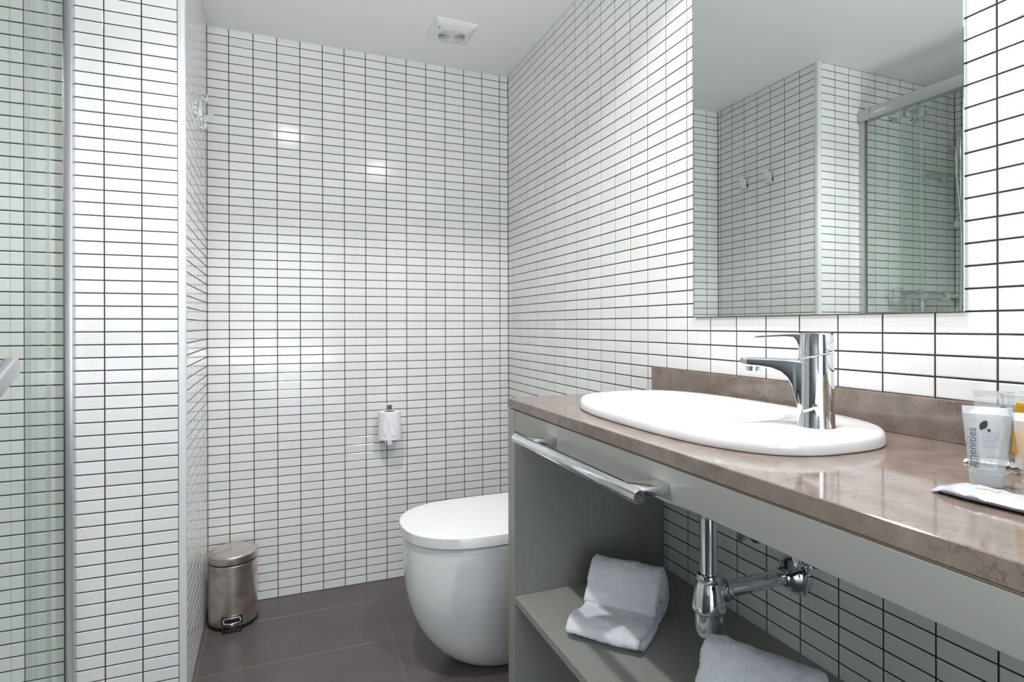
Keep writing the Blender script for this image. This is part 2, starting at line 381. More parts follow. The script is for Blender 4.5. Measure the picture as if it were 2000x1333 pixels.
# rear wall with an open doorway
struct(box('wall_rear', (-0.66, REAR - T, 0), (-0.42, REAR, CEIL + .02), 'door'))
struct(box('wall_rear', (0.44, REAR - T, 0), (XR + GD, REAR, CEIL + .02), 'door'))
struct(box('wall_rear', (-0.42, REAR - T, 2.02), (0.44, REAR, CEIL + .02), 'door'))
struct(box('ceiling', (XS - T, REAR - T, CEIL), (XR + T, YB + T, CEIL + 0.05), 'paint'))
# white corner bead of the pier
bm = bmesh.new()
prof = [(-0.2764, 1.8675), (-0.2764, 1.8485), (-0.2625, 1.8475), (-0.2590, 1.8500), (-0.2575, 1.8535), (-0.2580, 1.8675)]
vs = [bm.verts.new((x, y, 0.001)) for x, y in prof]; f = bm.faces.new(vs)
rr = bmesh.ops.extrude_face_region(bm, geom=[f]); bmesh.ops.translate(bm, verts=[g for g in rr['geom'] if isinstance(g, bmesh.types.BMVert)], vec=(0, 0, CEIL - 0.001))
struct(bmobj('trim_1', bm, 'trim', None, 50))
# pale sealant line at the top of the walls
struct(box('trim_2', (XL, YB - 0.0035, CEIL - 0.0035), (XR, YB, CEIL - 0.0002), 'trim'))
struct(box('trim_3', (XR - 0.0035, REAR, CEIL - 0.0035), (XR, YB, CEIL - 0.0002), 'trim'))

# ------------------------------------------------------------------ floor of grey tiles
floor = struct(box('floor', (XS - T, REAR - T, -0.05), (XR + T, YB + T, -0.0008), 'joint'))
ty0, tx0, tpy, tpx = 1.716, 0.352, 0.3055, 0.611
for i in range(-3, 2):
    for j in range(-9, 4):
        x0, x1 = tx0 + i * tpx, tx0 + (i + 1) * tpx; y0, y1 = ty0 + j * tpy, ty0 + (j + 1) * tpy
        x0, x1, y0, y1 = max(x0, XS), min(x1, XR), max(y0, REAR), min(y1, YB)
        if x1 - x0 < 0.03 or y1 - y0 < 0.03: continue
        g = 0.0009
        box('floor_tile', (x0 + g, y0 + g, -0.008), (x1 - g, y1 - g, 0.0), 'floor', floor, 0.0006, 1)

# ------------------------------------------------------------------ downlights
for i, (x, y, pw, ang, bl) in enumerate(LAMPS):
    where = ['above the washbasin and mirror', 'over the middle of the floor'][i]
    t = thing('downlight', 'small round white recessed ceiling downlight ' + where, 'ceiling light', (x, y, CEIL), 'recessed ceiling downlights')
    lathe('ring', [(0.040, 0.0), (0.040, -0.003), (0.033, -0.005), (0.030, -0.0005)], (x, y, CEIL), 'plastic', t)
    lathe('bulb', [(0.028, -0.0012), (0.026, -0.008), (0.018, -0.012), (0.0, -0.014)], (x, y, CEIL), 'lamp', t, n=24)
    settle(t)
    l = bpy.data.lights.new('downlight_beam', 'SPOT'); l.energy = pw; l.spot_size = ang; l.spot_blend = bl; l.shadow_soft_size = 0.022; l.color = (1.0, 0.975, 0.985)
    o = bpy.data.objects.new('downlight_beam', l); C.objects.link(o); o.location = (x, y, CEIL - 0.020)

# ------------------------------------------------------------------ vanity
CT, CB, XF, YE, YN = 0.915, 0.8925, 0.531, 1.360, -0.35
SX, SY, SA, SB, SN = 0.7583, 0.8914, 0.3132, 0.1768, 2.909
def countertop():
    N = 96
    angs = [2 * pi * k / N for k in range(N)]
    hole = superell(SX, SY, SA - 0.02, SB - 0.02, SN, 0, N)
    cs = [(XF, YN), (XR, YN), (XR, YE), (XF, YE)]
    def rect(a):
        dx, dy = cos(a), sin(a); t = 1e9
        if dx > 1e-9: t = min(t, (XR - SX) / dx)
        if dx < -1e-9: t = min(t, (XF - SX) / dx)
        if dy > 1e-9: t = min(t, (YE - SY) / dy)
        if dy < -1e-9: t = min(t, (YN - SY) / dy)
        return Vector((SX + dx * t, SY + dy * t, 0))
    A = []
    for h in hole: A.append((atan2(h.y - SY, h.x - SX) % (2 * pi), h))
    for c in cs:
        a = atan2(c[1] - SY, c[0] - SX) % (2 * pi)
        k = min(range(len(A)), key=lambda i: abs(A[i][0] - a)); A[k] = (A[k][0], A[k][1], Vector((c[0], c[1], 0)))
    inner = [x[1] for x in A]; outer = [x[2] if len(x) > 2 else rect(x[0]) for x in A]
    up = lambda L, z: [Vector((p.x, p.y, z)) for p in L]
    e = 0.0012
    def inset(L, e): return [Vector((min(max(p.x, XF + e), XR - e), min(max(p.y, YN + e), YE - e), 0)) for p in L]
    rings = [up(inner, CB), up(outer, CB), up(outer, CT - e), up(inset(outer, e), CT), up(inner, CT), up(inner, CB)]
    return loft('worktop', rings, 'stone', None, False, False, 30)
ct = tag(countertop(), 'long taupe quartz worktop with dark veins carrying the washbasin', 'worktop')
tag(box('backsplash', (XR - 0.0135, YN, CT), (XR, 1.357, 0.981), 'stone', None, 0.001, 1), 'low taupe quartz upstand strip along the wall behind the basin', 'upstand')
van = thing('vanity_unit', 'grey laminate open vanity frame with one shelf under the quartz worktop', 'cabinet', (0.76, 0.5, 0))
box('side_panel', (XF + 0.0005, 1.3155, 0.001), (XR - 0.001, 1.3585, 0.889), 'laminate', van, 0.0008, 1)
box('apron', (XF + 0.0015, YN, 0.8375), (XF + 0.020, 1.3150, 0.8885), 'laminate', van, 0.0008, 1)
box('edge_strip', (XF + 0.0035, YN, 0.8885), (XF + 0.0175, 1.3150, 0.8905), 'card', van)
box('bearer', (XF + 0.022, YN, 0.889), (XR - 0.002, 0.55, 0.8922), 'gap', van)
box('bearer', (XF + 0.022, 1.24, 0.889), (XR - 0.002, 1.355, 0.8922), 'gap', van)
box('shelf', (XF + 0.001, YN, 0.408), (XR - 0.001, 1.3145, 0.427), 'laminate', van, 0.0008, 1)
box('side_panel', (XF + 0.001, YN - 0.043, 0.001), (XR - 0.001, YN - 0.0005, 0.889), 'laminate', van, 0.0008, 1)
settle(van)

# ------------------------------------------------------------------ washbasin
sink = thing('washbasin', 'white oval ceramic drop-in washbasin set in the taupe worktop', 'washbasin', (SX, SY, CT))
BX, BY, BA, BB, BN = 0.762, 0.962, 0.208, 0.133, 2.5
rings = []
def ringo(d, z, n=SN): return superell(SX, SY, SA - d, SB - d, n, z)
rings += [ringo(0.012, CT + 0.0008), ringo(0.0015, CT + 0.0008), ringo(0.0, CT + 0.003), ringo(0.0005, CT + 0.015), ringo(0.0025, CT + 0.0205), ringo(0.006, CT + 0.0238), ringo(0.011, CT + 0.0252)]
def mixring(A, B, t, z): return [Vector((a.x + (b.x - a.x) * t, a.y + (b.y - a.y) * t, z)) for a, b in zip(A, B)]
O = ringo(0.011, 0); I = superell(BX, BY, BA, BB, BN, 0)
for t, dz in ((0.35, 0.0252), (0.75, 0.0248), (0.93, 0.0238)): rings.append(mixring(O, I, t, CT + dz))
rings.append([Vector((p.x, p.y, CT + 0.0205)) for p in I])
for s, d in ((0.985, 0.010), (0.965, -0.006), (0.94, -0.030), (0.90, -0.065), (0.84, -0.100), (0.74, -0.125), (0.60, -0.139), (0.42, -0.146), (0.22, -0.149), (0.11, -0.150)):
    k = (1 - s) / 0.9
    rings.append(superell(BX - 0.002 * k, BY - 0.080 * k, BA * s, BB * s, BN - 0.5 * k, CT + d))
loft('bowl', rings, 'ceramic', sink, False, False, 180)
DX, DY = 0.760, 0.882
under = [superell(SX, SY + 0.02, SA - 0.03, SB - 0.024, 2.6, CB - 0.0002)] + [superell(BX - .002 * k, BY - 0.08 * k, BA * s + 0.006, BB * s + 0.006, 2.3, CT + d) for s, k, d in ((1.0, 0, -0.04), (0.93, .08, -0.08), (0.84, .2, -0.112), (0.7, .35, -0.145), (0.5, .6, -0.160), (0.12, .98, -0.166))]
loft('underside', under, 'ceramic', sink, False, True, 180)
lathe('drain_ring', [(0.0, 0.0), (0.010, 0.001), (0.022, 0.003), (0.030, 0.003), (0.032, 0.0)], (DX, DY, CT - 0.1495), 'chrome', sink)
# the maker's small printed mark on the deck
mk = thing  # (kept simple: three short strokes)
V, F = [], []
for i, (dx, dy, lw, lh) in enumerate(((0, 0, .010, .0016), (.003, -.014, .006, .0016), (.001, -.024, .008, .0012))):
    k = len(V); bx_, by_ = 0.742 + dx, 0.632 + dy - 0.02
    V += [(bx_, by_, CT + .02545), (bx_ + lh, by_, CT + .02545), (bx_ + lh, by_ + lw, CT + .02545), (bx_, by_ + lw, CT + .02545)]; F.append((k, k + 1, k + 2, k + 3))
obj('printed_mark', V, F, 'midgrey', sink)
settle(sink)

# ------------------------------------------------------------------ basin mixer tap
FX, FY, FZ = 0.7770, 0.6560, CT + 0.0252
fd = Vector((-0.5, 0.866, 0)); fs = Vector((-0.866, -0.5, 0))     # spout direction, side towards the room
def FP(u, v, s=0.0): return Vector((FX, FY, FZ)) + fd * u + fs * s + Vector((0, 0, v))
tap = thing('basin_tap', 'chrome single-lever mixer tap standing on the washbasin deck', 'tap', (FX, FY, FZ))
N = 48
def fring(ru, rs, v, tilt=0.0, u0=0.0): return [FP(u0 + ru * cos(2 * pi * k / N), v - tilt * cos(2 * pi * k / N), rs * sin(2 * pi * k / N)) for k in range(N)]
loft('body', [fring(.0275, .0245, .0), fring(.0275, .0245, .0012), fring(.0265, .0240, .003), fring(.0255, .0240, .03), fring(.0250, .0238, .07), fring(.0248, .0236, .1095, .0062), fring(.0235, .0225, .1105, .0062)], 'chrome', tap, True, True, 40)
# spout: swept rounded section
sec = []
def ssec(u, top, bot, hw, r=0.004, tilt=0):
    hh = (top - bot) / 2; cz = (top + bot) / 2; out = []
    r = min(r, hh * .95, hw * .95)
    for (sx, sz, a0) in ((1, 1, 0), (-1, 1, 90), (-1, -1, 180), (1, -1, 270)):
        for k in range(5):
            a = math.radians(a0 + k * 22.5)
            s_ = sx * (hw - r) + r * cos(a); z_ = cz + sz * (hh - r) + r * sin(a)
            out.append(FP(u + tilt * (z_ - cz), z_, s_))
    return out
sp = [ssec(-.004, .1040, .004, .0165, .006), ssec(.012, .1040, .006, .0165, .006), ssec(.022, .1042, .020, .0165, .006), ssec(.0265, .1044, .040, .0168, .005), ssec(.031, .1046, .060, .0170, .005),
      ssec(.038, .1048, .0735, .0172, .004), ssec(.048, .1050, .0825, .0172, .004), ssec(.062, .1052, .0880, .0170, .004), ssec(.080, .1054, .0905, .0168, .004), ssec(.098, .1054, .0915, .0163, .004), ssec(.108, .1052, .0930, .0150, .004), ssec(.112, .1046, .0960, .0130, .003)]
loft('spout', sp, 'chrome', tap, True, True, 40)
lathe('aerator', [(0.0, -0.0005), (0.0105, -0.0005), (0.0118, 0.001), (0.0118, 0.010)], FP(.0945, .0825), 'chrome', tap, n=24)
loft('handle_cap', [fring(.0235, .0225, .1120, .0062), fring(.0252, .0242, .1130, .0062), fring(.0252, .0240, .125, .003), fring(.0247, .0235, .1440, .0), fring(.0240, .0228, .1462), fring(.0225, .0212, .1472)], 'chrome', tap, True, True, 40)
lv = [ssec(.010, .1468, .118, .0130, .003), ssec(.0215, .1468, .122, .0130, .003), ssec(.0255, .1466, .1335, .0130, .003), ssec(.030, .1463, .1395, .0130, .002), ssec(.040, .1455, .1408, .0128, .0015), ssec(.060, .1440, .1400, .0124, .0015), ssec(.080, .1424, .1390, .0118, .0012), ssec(.0885, .1416, .1386, .0110, .0012)]
loft('lever', lv, 'chrome', tap, True, True, 40)
pr = FP(-.006, .032, .022)
tube('pop_up_knob', [FP(-.004, .034, .020), FP(-.004, .034, .0275), FP(-.004, .034, .0285)], [.0048, .0048, .003], 'chrome', tap)
tube('pop_up_rod', [FP(-.006, .0335, .0265), FP(.003, .030, .031), FP(.012, .027, .033), FP(.013, .0268, .0332)], [.0022, .0022, .0024, .001], 'chrome', tap, n=12)
settle(tap)

# ------------------------------------------------------------------ siphon and angle valves under the basin
sip = thing('bottle_trap', 'chrome bottle trap and waste pipe under the washbasin', 'pipe', (DX, DY, 0.497))
lathe('waste_flange', [(0.0, 0.0), (0.030, 0.0), (0.031, -0.006), (0.026, -0.012), (0.0185, -0.015), (0.018, -0.02)], (DX, DY, CT - 0.166), 'chrome', sip)
lathe('tailpipe', [(0.0168, 0), (0.0168, 0.16)], (DX, DY, 0.592), 'chrome', sip)
lathe('trap_nut', [(0.0175, .622), (0.0225, .621), (0.0232, .617), (0.0232, .610), (0.0215, .606), (0.0222, .603), (0.0240, .600), (0.0290, .572), (0.0315, .556), (0.0312, .552), (0.0288, .549), (0.0255, .5485)], (DX, DY, 0), 'chrome', sip)
lathe('trap_cup', [(0.0256, .5485), (0.0258, .540), (0.0256, .512), (0.0245, .506), (0.0215, .499), (0.018, .4965), (0.0, .4960)], (DX, DY, 0), 'chrome', sip)
PZ = 0.583
lathe('outlet_nut', [(0.013, .014), (0.0185, .018), (0.0185, .029), (0.0215, .031), (0.0225, .036), (0.0215, .042), (0.0168, .045)], (DX, DY, PZ), 'chrome', sip, (1, 0, 0))
lathe('outlet_pipe', [(0.0158, .03), (0.0158, XR - DX - 0.004)], (DX, DY, PZ), 'chrome', sip, (1, -0.02, 0.01))
lathe('wall_rosette', [(0.0165, -.040), (0.0200, -.036), (0.0215, -.030), (0.030, -.022), (0.037, -.013), (0.0395, -.006), (0.0395, -.0005)], (XR, DY - 0.004, PZ + 0.002), 'chrome', sip, (1, 0, 0))
settle(sip)
vg = 'angle valves under the basin'
def angle_valve(y, z, lab):
    t = thing('angle_valve', lab, 'valve', (XR, y, z), vg)
    lathe('rosette', [(0.012, -.010), (0.022, -.005), (0.024, -.0005)], (XR, y, z), 'chrome', t, (1, 0, 0), 24)
    tube('stem', [(XR - 0.004, y, z), (XR - 0.035, y, z)], 0.009, 'chrome', t)
    bmv = [(XR - .034, y - .014, z + .010), (XR - .034, y + .014, z + .010), (XR - .034, y + .004, z - .014), (XR - .034, y - .004, z - .014)]
    extrude('handle', bmv, (-0.014, 0, 0), 'chrome', t, 0.002)
    tube('outlet', [(XR - .018, y, z + .004), (XR - .018, y, z + .030)], 0.007, 'chrome', t)
    tube('hose', [(XR - .018, y, z + .028), (XR - .020, y - .004, z + .10), (XR - .014, y - .01, z + .20)], 0.005, 'midgrey', t, 10)
    settle(t)
angle_valve(0.985, 0.634, 'chrome angle valve left of the waste pipe, half hidden by the apron')
angle_valve(0.836, 0.636, 'chrome angle valve just above the waste pipe rosette')
tag(tube('pull_rod', [(0.955, 0.824, 0.70), (0.958, 0.827, 0.63), (0.960, 0.838, 0.562)], 0.0022, 'chrome', None, 10), 'thin straight steel rod hanging beside the waste pipe rosette', 'rod')

# ------------------------------------------------------------------ towel bar
bar = thing('towel_bar', 'round chrome towel bar on two flat brackets fixed to the vanity apron', 'towel rail', (XF, 0.92, 0.86))
tube('bar', [(0.471, 1.158, 0.8545), (0.471, 1.156, 0.8545), (0.471, 0.691, 0.8545), (0.471, 0.689, 0.8545)], [.0095, .0105, .0105, .0095], 'chrome', bar, 32)
for y in (1.103, 0.722):
    box('bracket', (0.474, y - .021, 0.849), (XF + .0012, y + .021, 0.8635), 'chrome', bar, 0.0008, 2)
settle(bar)

# ------------------------------------------------------------------ toilet
YT = 1.820
def dring(xf, hw, z, L=0.27, n=2.35, xb=XR - 0.003, N=40):
    out = [Vector((xb, YT - hw, z))]
    for k in range(N + 1):
        a = -pi / 2 + pi * k / N; c, s = cos(a), sin(a)
        out.append(Vector((xf + L - L * abs(c) ** (2 / n), YT + hw * abs(s) ** (2 / n) * (1 if s >= 0 else -1), z)))
    out.append(Vector((xb, YT + hw, z))); return out
wc = thing('toilet', 'white back-to-wall toilet with rounded bowl and closed flat lid', 'toilet', (0.66, YT, 0))
bp = [(0.0, .545, .100), (0.003, .535, .105), (0.010, .522, .108), (0.03, .492, .117), (0.06, .458, .130), (0.10, .424, .146), (0.14, .400, .158), (0.18, .382, .168), (0.22, .370, .1765), (0.26, .362, .183), (0.30, .357, .188), (0.34, .354, .191), (0.38, .3525, .194), (0.41, .352, .196), (0.4255, .352, .1965), (0.4282, .355, .194), (0.4285, .38, .178)]
loft('bowl', [dring(x, h, z, 0.27 - (0.428 - z) * 0.10, 2.30) for z, x, h in bp], 'ceramic', wc, True, True, 45)
loft('seat', [dring(x, h, z, .262, 2.35, XR - .09) for z, x, h in ((.4290, .372, .180), (.4290, .359, .1905), (.4325, .359, .1905), (.4325, .37, .18))], 'lid', wc, True, True, 40)
loft('lid', [dring(x, h, z, .262, 2.35, XR - .085) for z, x, h in ((.4330, .36, .19), (.4330, .3475, .1990), (.4340, .3465, .2002), (.4635, .3450, .2010), (.4655, .3462, .2003), (.4664, .3485, .1985), (.4668, .356, .193), (.4672, .38, .170), (.4674, .46, .10))], 'lid', wc, True, True, 28)
box('hinge', (XR - .083, YT - .08, .4286), (XR - .055, YT - .05, .450), 'chrome', wc, .002); box('hinge', (XR - .083, YT + .05, .4286), (XR - .055, YT + .08, .450), 'chrome', wc, .002)
settle(wc)

# ------------------------------------------------------------------ toilet roll on its upright holder
RX, RY = 0.4150, YB - 0.062
hold = thing('roll_holder', 'chrome upright toilet roll holder fixed to the back wall', 'toilet roll holder', (RX, YB, 0.62))
bz0, bz1 = 0.596, 0.767
extrude('spindle', [(RX - .010, RY - .003, bz0), (RX + .010, RY - .003, bz0), (RX + .010, RY - .003, bz1), (RX - .010, RY - .003, bz1)], (0, .006, 0), 'chrome', hold, .001)
extrude('spindle', [(RX - .0105, RY - .010, bz1 - .002), (RX + .0105, RY - .010, bz1 - .002), (RX + .0115, RY + .010, bz1 + .003), (RX - .0115, RY + .010, bz1 + .003)], (0, 0, -.003), 'chrome', hold)
box('arm', (RX - .010, RY - .002, bz0), (RX + .010, YB - .004, bz0 + .006), 'chrome', hold, .001)
box('wall_plate', (RX - .013, YB - .006, bz0 - .012), (RX + .013, YB - .0002, bz0 + .030), 'chrome', hold, .0015)
settle(hold)
rz0, rz1, rr_ = 0.622, 0.738, 0.0475
roll = thing('toilet_roll', 'white toilet roll with its loose end folded to a point on the holder', 'toilet roll', (RX, RY, rz0))
lathe('paper', [(0.0215, 0), (rr_ - .001, 0), (rr_, .001), (rr_, .115), (rr_ - .0012, .116), (0.0215, .116), (0.0215, 0)], (RX, RY, rz0), 'paper', roll)
lathe('core', [(0.0195, 0.0005), (0.0212, 0.0005), (0.0212, .1155), (0.0195, .1155), (.0195, .0005)], (RX, RY, rz0), 'card', roll)
# folded sheet lying on the roll: triangle with raised pleats
V, F = [], []; fn = 14
for i in range(fn + 1):
    s = i / fn
    a0, a1 = math.radians(-128), math.radians(-128 + 80 * s + 2)
    z = rz1 - .004 - s * .088
    for j in range(9):
        t = j / 8; a = a0 + (a1 - a0) * t
        r = rr_ + .0014 + .0022 * sin(t * 10 + s * 2) * s + .003 * (t > .9)
        V.append((RX + r * cos(a), RY + r * sin(a), z - 0.010 * t * s))
for i in range(fn):
    for j in range(8):
        k = i * 9 + j; F.append((k, k + 1, k + 10, k + 9))
obj('folded_end', V, F, 'paper', roll, 180)
settle(roll)

# ------------------------------------------------------------------ pedal bin
NX, NY = -0.1775, 2.372
bin_ = thing('pedal_bin', 'small stained brushed steel pedal bin in the corner by the back wall', 'bin', (NX, NY, 0))
lathe('base_ring', [(0.0, 0.0), (0.084, 0.0), (0.0855, 0.002), (0.0855, 0.012), (0.083, 0.014)], (NX, NY, 0), 'black', bin_, n=56)
lathe('body', [(0.0825, 0.012), (0.0830, 0.014), (0.0830, 0.228), (0.0815, 0.230)], (NX, NY, 0), 'steel', bin_, n=56)
lathe('rim', [(0.080, 0.228), (0.0825, 0.229), (0.0825, 0.234), (0.080, 0.235)], (NX, NY, 0), 'black', bin_, n=56)
lathe('lid', [(0.0835, 0.2345), (0.0850, 0.2355), (0.0852, 0.2585), (0.0846, 0.2612), (0.0828, 0.2628), (0.065, 0.2655), (0.035, 0.2675), (0.0, 0.2682)], (NX, NY, 0), 'steel', bin_, n=56, smooth=60)
pdv = Vector((0.02, -1, 0)).normalized()
def BP(a, r, z): 
    an = atan2(pdv.y, pdv.x) + a; return Vector((NX + r * cos(an), NY + r * sin(an), z))
V, F = [], []
for i in range(9):
    a = -0.42 + 0.84 * i / 8
    for (r, z) in ((.0832, .020), (.0850, .020), (.0850, .050), (.0832, .050)): V.append(BP(a, r, z))
for i in range(8):
    for j in range(4): F.append((i * 4 + j, i * 4 + (j + 1) % 4, i * 4 + 4 + (j + 1) % 4, i * 4 + 4 + j))
F += [(0, 1, 2, 3), (32, 33, 34, 35)]
obj('pedal_recess', V, F, 'black', bin_)
V, F = [], []
pts = []
for i in range(9):
    a = -0.30 + 0.60 * i / 8; pts.append(BP(a, .100 - .010 * abs(i - 4) / 4, .030))
tube('pedal', [BP(-.30, .086, .044), BP(-.31, .092, .036)] + pts + [BP(.31, .092, .036), BP(.30, .086, .044), BP(0.15, .0875, .046), BP(-0.15, .0875, .046), BP(-.30, .086, .044)], .0035, 'chrome', bin_, 8)
box('foot', (NX - .03, NY - .100, 0.0), (NX + .034, NY - .06, 0.010), 'black', bin_, .002)
settle(bin_)

# ------------------------------------------------------------------ wall hooks on the side of the pier
hk = []
def hook(y, z0, lab):
    t_ = (y - pA.y) / (pB.y - pA.y); x = pA.x + (pB.x - pA.x) * t_
    t = thing('wall_hook', lab, 'hook', (x, y, z0), 'chrome hooks on the pier')
    wv = 0.020
    box('plate', (x + .0002, y - wv, z0), (x + .005, y + wv, z0 + .052), 'chrome', t, .001)
    P = [(x + .005, z0 + .0), (x + .016, z0 + .006), (x + .019, z0 + .038), (x + .040, z0 + .066), (x + .0365, z0 + .0685), (x + .0155, z0 + .041), (x + .012, z0 + .009), (x + .005, z0 + .004)]
    extrude('flap', [(px_, y - wv, pz_) for px_, pz_ in P], (0, 2 * wv, 0), 'chrome', t, .0008)
    settle(t)
hook(2.125, 1.792, 'folded chrome wall hook on the pier, the one nearer the corner bead')
hook(2.291, 1.798, 'folded chrome wall hook on the pier, the one nearer the back wall')

# ------------------------------------------------------------------ extractor fan in the ceiling
EX0, EX1, EY0, EY1 = 0.539, 0.707, 2.110, 2.278
fan = thing('extractor_fan', 'square white extractor fan with round ringed grille in the ceiling', 'fan', ((EX0 + EX1) / 2, (EY0 + EY1) / 2, CEIL))
gx, gy, gr = 0.624, 2.203, 0.053
# front plate as a frame around a round opening, bulging slightly towards the middle
NN = 64; e_ = []
rings = [[], [], [], [], [], []]
for k in range(NN):
    a = 2 * pi * (k + .5) / NN; c, s = cos(a), sin(a)
    def sq(d):
        tx = ((EX1 - d - gx) / c) if c > 0 else ((EX0 + d - gx) / c); ty = ((EY1 - d - gy) / s) if s > 0 else ((EY0 + d - gy) / s); t = min(tx, ty); return gx + c * t, gy + s * t
    for q_, (d, z) in enumerate(((0, 0), (0, -.0045), (.002, -.0065), (.020, -.0165))):
        x, y = sq(d); rings[q_].append(Vector((x, y, CEIL + z)))
    rings[4].append(Vector((gx + c * gr, gy + s * gr, CEIL - .020))); rings[5].append(Vector((gx + c * gr, gy + s * gr, CEIL - .004)))
loft('front_plate', rings, 'plastic', fan, False, False, 30)
lathe('back_disc', [(0, -.004), (gr, -.004)], (gx, gy, CEIL), 'darkgrey', fan)
for r in (.047, .0385, .030, .0215, .013):
    lathe('grille_ring', [(r - .0012, -.009), (r + .0012, -.009), (r + .0012, -.0215), (r - .0012, -.0215), (r - .0012, -.009)], (gx, gy, CEIL), 'plastic', fan, n=40)
lathe('hub', [(.0055, -.006), (.0055, -.0215), (0, -.0225)], (gx, gy, CEIL), 'plastic', fan, n=24)
for a in (0.785, 2.356, 3.927, 5.498):
    box('spoke', (-.0455 / 2, -.0008, -.003), (.0455 / 2, .0008, .003), 'plastic', fan, rot=None).data.transform(Matrix.Translation((gx + cos(a) * .025, gy + sin(a) * .025, CEIL - .013)) @ Matrix.Rotation(a, 4, 'Z'))
for d in (0, .006, .011, .016): box('mark', (EX0 + .020, EY0 + .030 + d, CEIL - .0205), (EX0 + .023, EY0 + .033 + d, CEIL - .0185), 'midgrey', fan)
settle(fan)

# ------------------------------------------------------------------ mirror
MY0, MY1, MZ0, MZ1 = 0.5585, 1.1853, 1.1197, 2.05
mir = thing('wall_mirror', 'large frameless wall mirror over the washbasin', 'mirror', (XR, (MY0 + MY1) / 2, MZ0))
box('backing', (XR - .003, MY0 + .004, MZ0 + .004), (XR - .0002, MY1 - .004, MZ1 - .004), 'gap', mir)
box('glass', (XR - .0070, MY0, MZ0), (XR - .0031, MY1, MZ1), 'mirror', mir, .0006, 1)
settle(mir)

# ------------------------------------------------------------------ shower enclosure
GX = -0.5300
enc = thing('shower_enclosure', 'sliding green-tinted glass shower enclosure with grey aluminium frame', 'shower screen', (GX, 1.3, 0))
box('wall_post', (GX - .003, YP - .026, 0.02), (GX + .014, YP - .0005, 2.045), 'alu', enc, .002)
box('gasket', (GX - .0055, YP - .026, 0.02), (GX - .0032, YP - .0005, 2.03), 'gap', enc)
box('wall_post', (GX - .012, .751, 0.02), (GX + .012, .780, 2.045), 'alu', enc, .002)
rp = [(GX - .020, 2.030), (GX + .020, 2.030), (GX + .024, 2.040), (GX + .024, 2.064), (GX + .018, 2.078), (GX + .006, 2.084), (GX - .016, 2.084), (GX - .020, 2.078)]
extrude('header_rail', [(x, .752, z) for x, z in rp], (0, YP - .058 - .752, 0), 'alu', enc, .0015)
extrude('rail_end_cap', [(GX + (x - GX) * 1.06, YP - .0575, 2.056 + (z - 2.056) * 1.06) for x, z in rp], (0, .056, 0), 'alu', enc, .002)
box('rail_label', (GX + .0241, YP - .135, 2.047), (GX + .0246, YP - .080, 2.054), 'plastic', enc)
box('bottom_rail', (GX - .020, .752, 0.0), (GX + .020, YP - .0305, 0.045), 'alu', enc, .002)
box('fixed_pane', (GX - .003, 1.586, 0.045), (GX + .003, YP - .0265, 2.029), 'shower_glass', enc)
box('pane_edge_seal', (GX - .0055, 1.583, 0.045), (GX + .0055, 1.5855, 2.029), 'glass_edge', enc)
box('sliding_pane', (GX + .014, .80, 0.05), (GX + .020, 1.648, 2.029), 'shower_glass', enc)
box('pane_edge_seal', (GX + .0115, 1.6485, 0.05), (GX + .0225, 1.651, 2.029), 'glass_edge', enc)
for y in (1.60, 1.30, 1.0): lathe('roller', [(0, -.004), (.011, -.004), (.012, 0), (.011, .006), (0, .007)], (GX + .008, y, 2.012), 'midgrey', enc, (1, 0, 0), 20)
# angled pull handle on the sliding door
hp0, hp1 = Vector((-.452, 1.290, 1.0330)), Vector((-.452, 1.135, 0.962))
dvh = (hp1 - hp0).normalized(); up_ = Vector((0, 0, 1)); sd = Vector((1, 0, 0)); nh = dvh.cross(sd).normalized()
rg = []
for s_, wdt in ((0, .010), (.004, .015), (.010, .017), (.17, .017), (.175, .012)):
    p = hp0 + dvh * s_; row = []
    for k in range(24):
        a = 2 * pi * k / 24; c, s2 = cos(a), sin(a)
        row.append(p + sd * (wdt * 0.75 * abs(c) ** .6 * (1 if c >= 0 else -1)) + nh * (wdt * abs(s2) ** .6 * (1 if s2 >= 0 else -1)))
    rg.append(row)
loft('pull_handle', rg, 'alu', enc, True, True, 40)
tube('handle_stud', [(GX + .0205, 1.19, .96), (-.456, 1.19, .96)], .008, 'chrome', enc)
settle(enc)
# shower tray
tag(box('shower_tray', (XS, .752, 0.0005), (GX - .021, YP - .0005, 0.03), 'ceramic', None, .004), 'white shower tray on the floor behind the tinted glass', 'shower tray')
# shower mixer on the end wall, seen in the mirror
YM = YP - .055
sm = thing('shower_set', 'chrome bar shower mixer with ribbed hose and slide rail on the end wall', 'shower set', (-.87, YP, 1.235))
MZ = 1.235
lathe('valve_body', [(.0, -.13), (.016, -.13), (.018, -.125), (.018, -.03), (.022, -.02), (.022, .02), (.018, .03), (.018, .125), (.016, .13), (0, .13)], (-.865, YM, MZ), 'chrome', sm, (1, 0, 0))
for x in (-.725, -1.005):
    s_ = 1 if x > -.9 else -1
    lathe('knob', [(.017, -.012), (.020, -.006), (.026, .004), (.036 if s_ > 0 else .024, .034), (.034 if s_ > 0 else .022, .040), (0, .041)], (x, YM, MZ), 'chrome', sm, (s_, 0, 0), 24)
for x in (-.79, -.94):
    tube('wall_union', [(x, YP - .001, MZ + .004), (x, YM, MZ)], .013, 'chrome', sm)
    lathe('rosette', [(.014, .012), (.030, .006), (.033, .0)], (x, YP, MZ + .004), 'chrome', sm, (0, -1, 0), 24)
tube('hose_outlet', [(-.865, YM, MZ - .015), (-.865, YM, MZ - .11)], .010, 'chrome', sm)
lathe('outlet_nut', [(.0105, 0), (.013, .002), (.013, .02), (.0105, .022)], (-.865, YM, MZ - .05), 'chrome', sm, n=20)
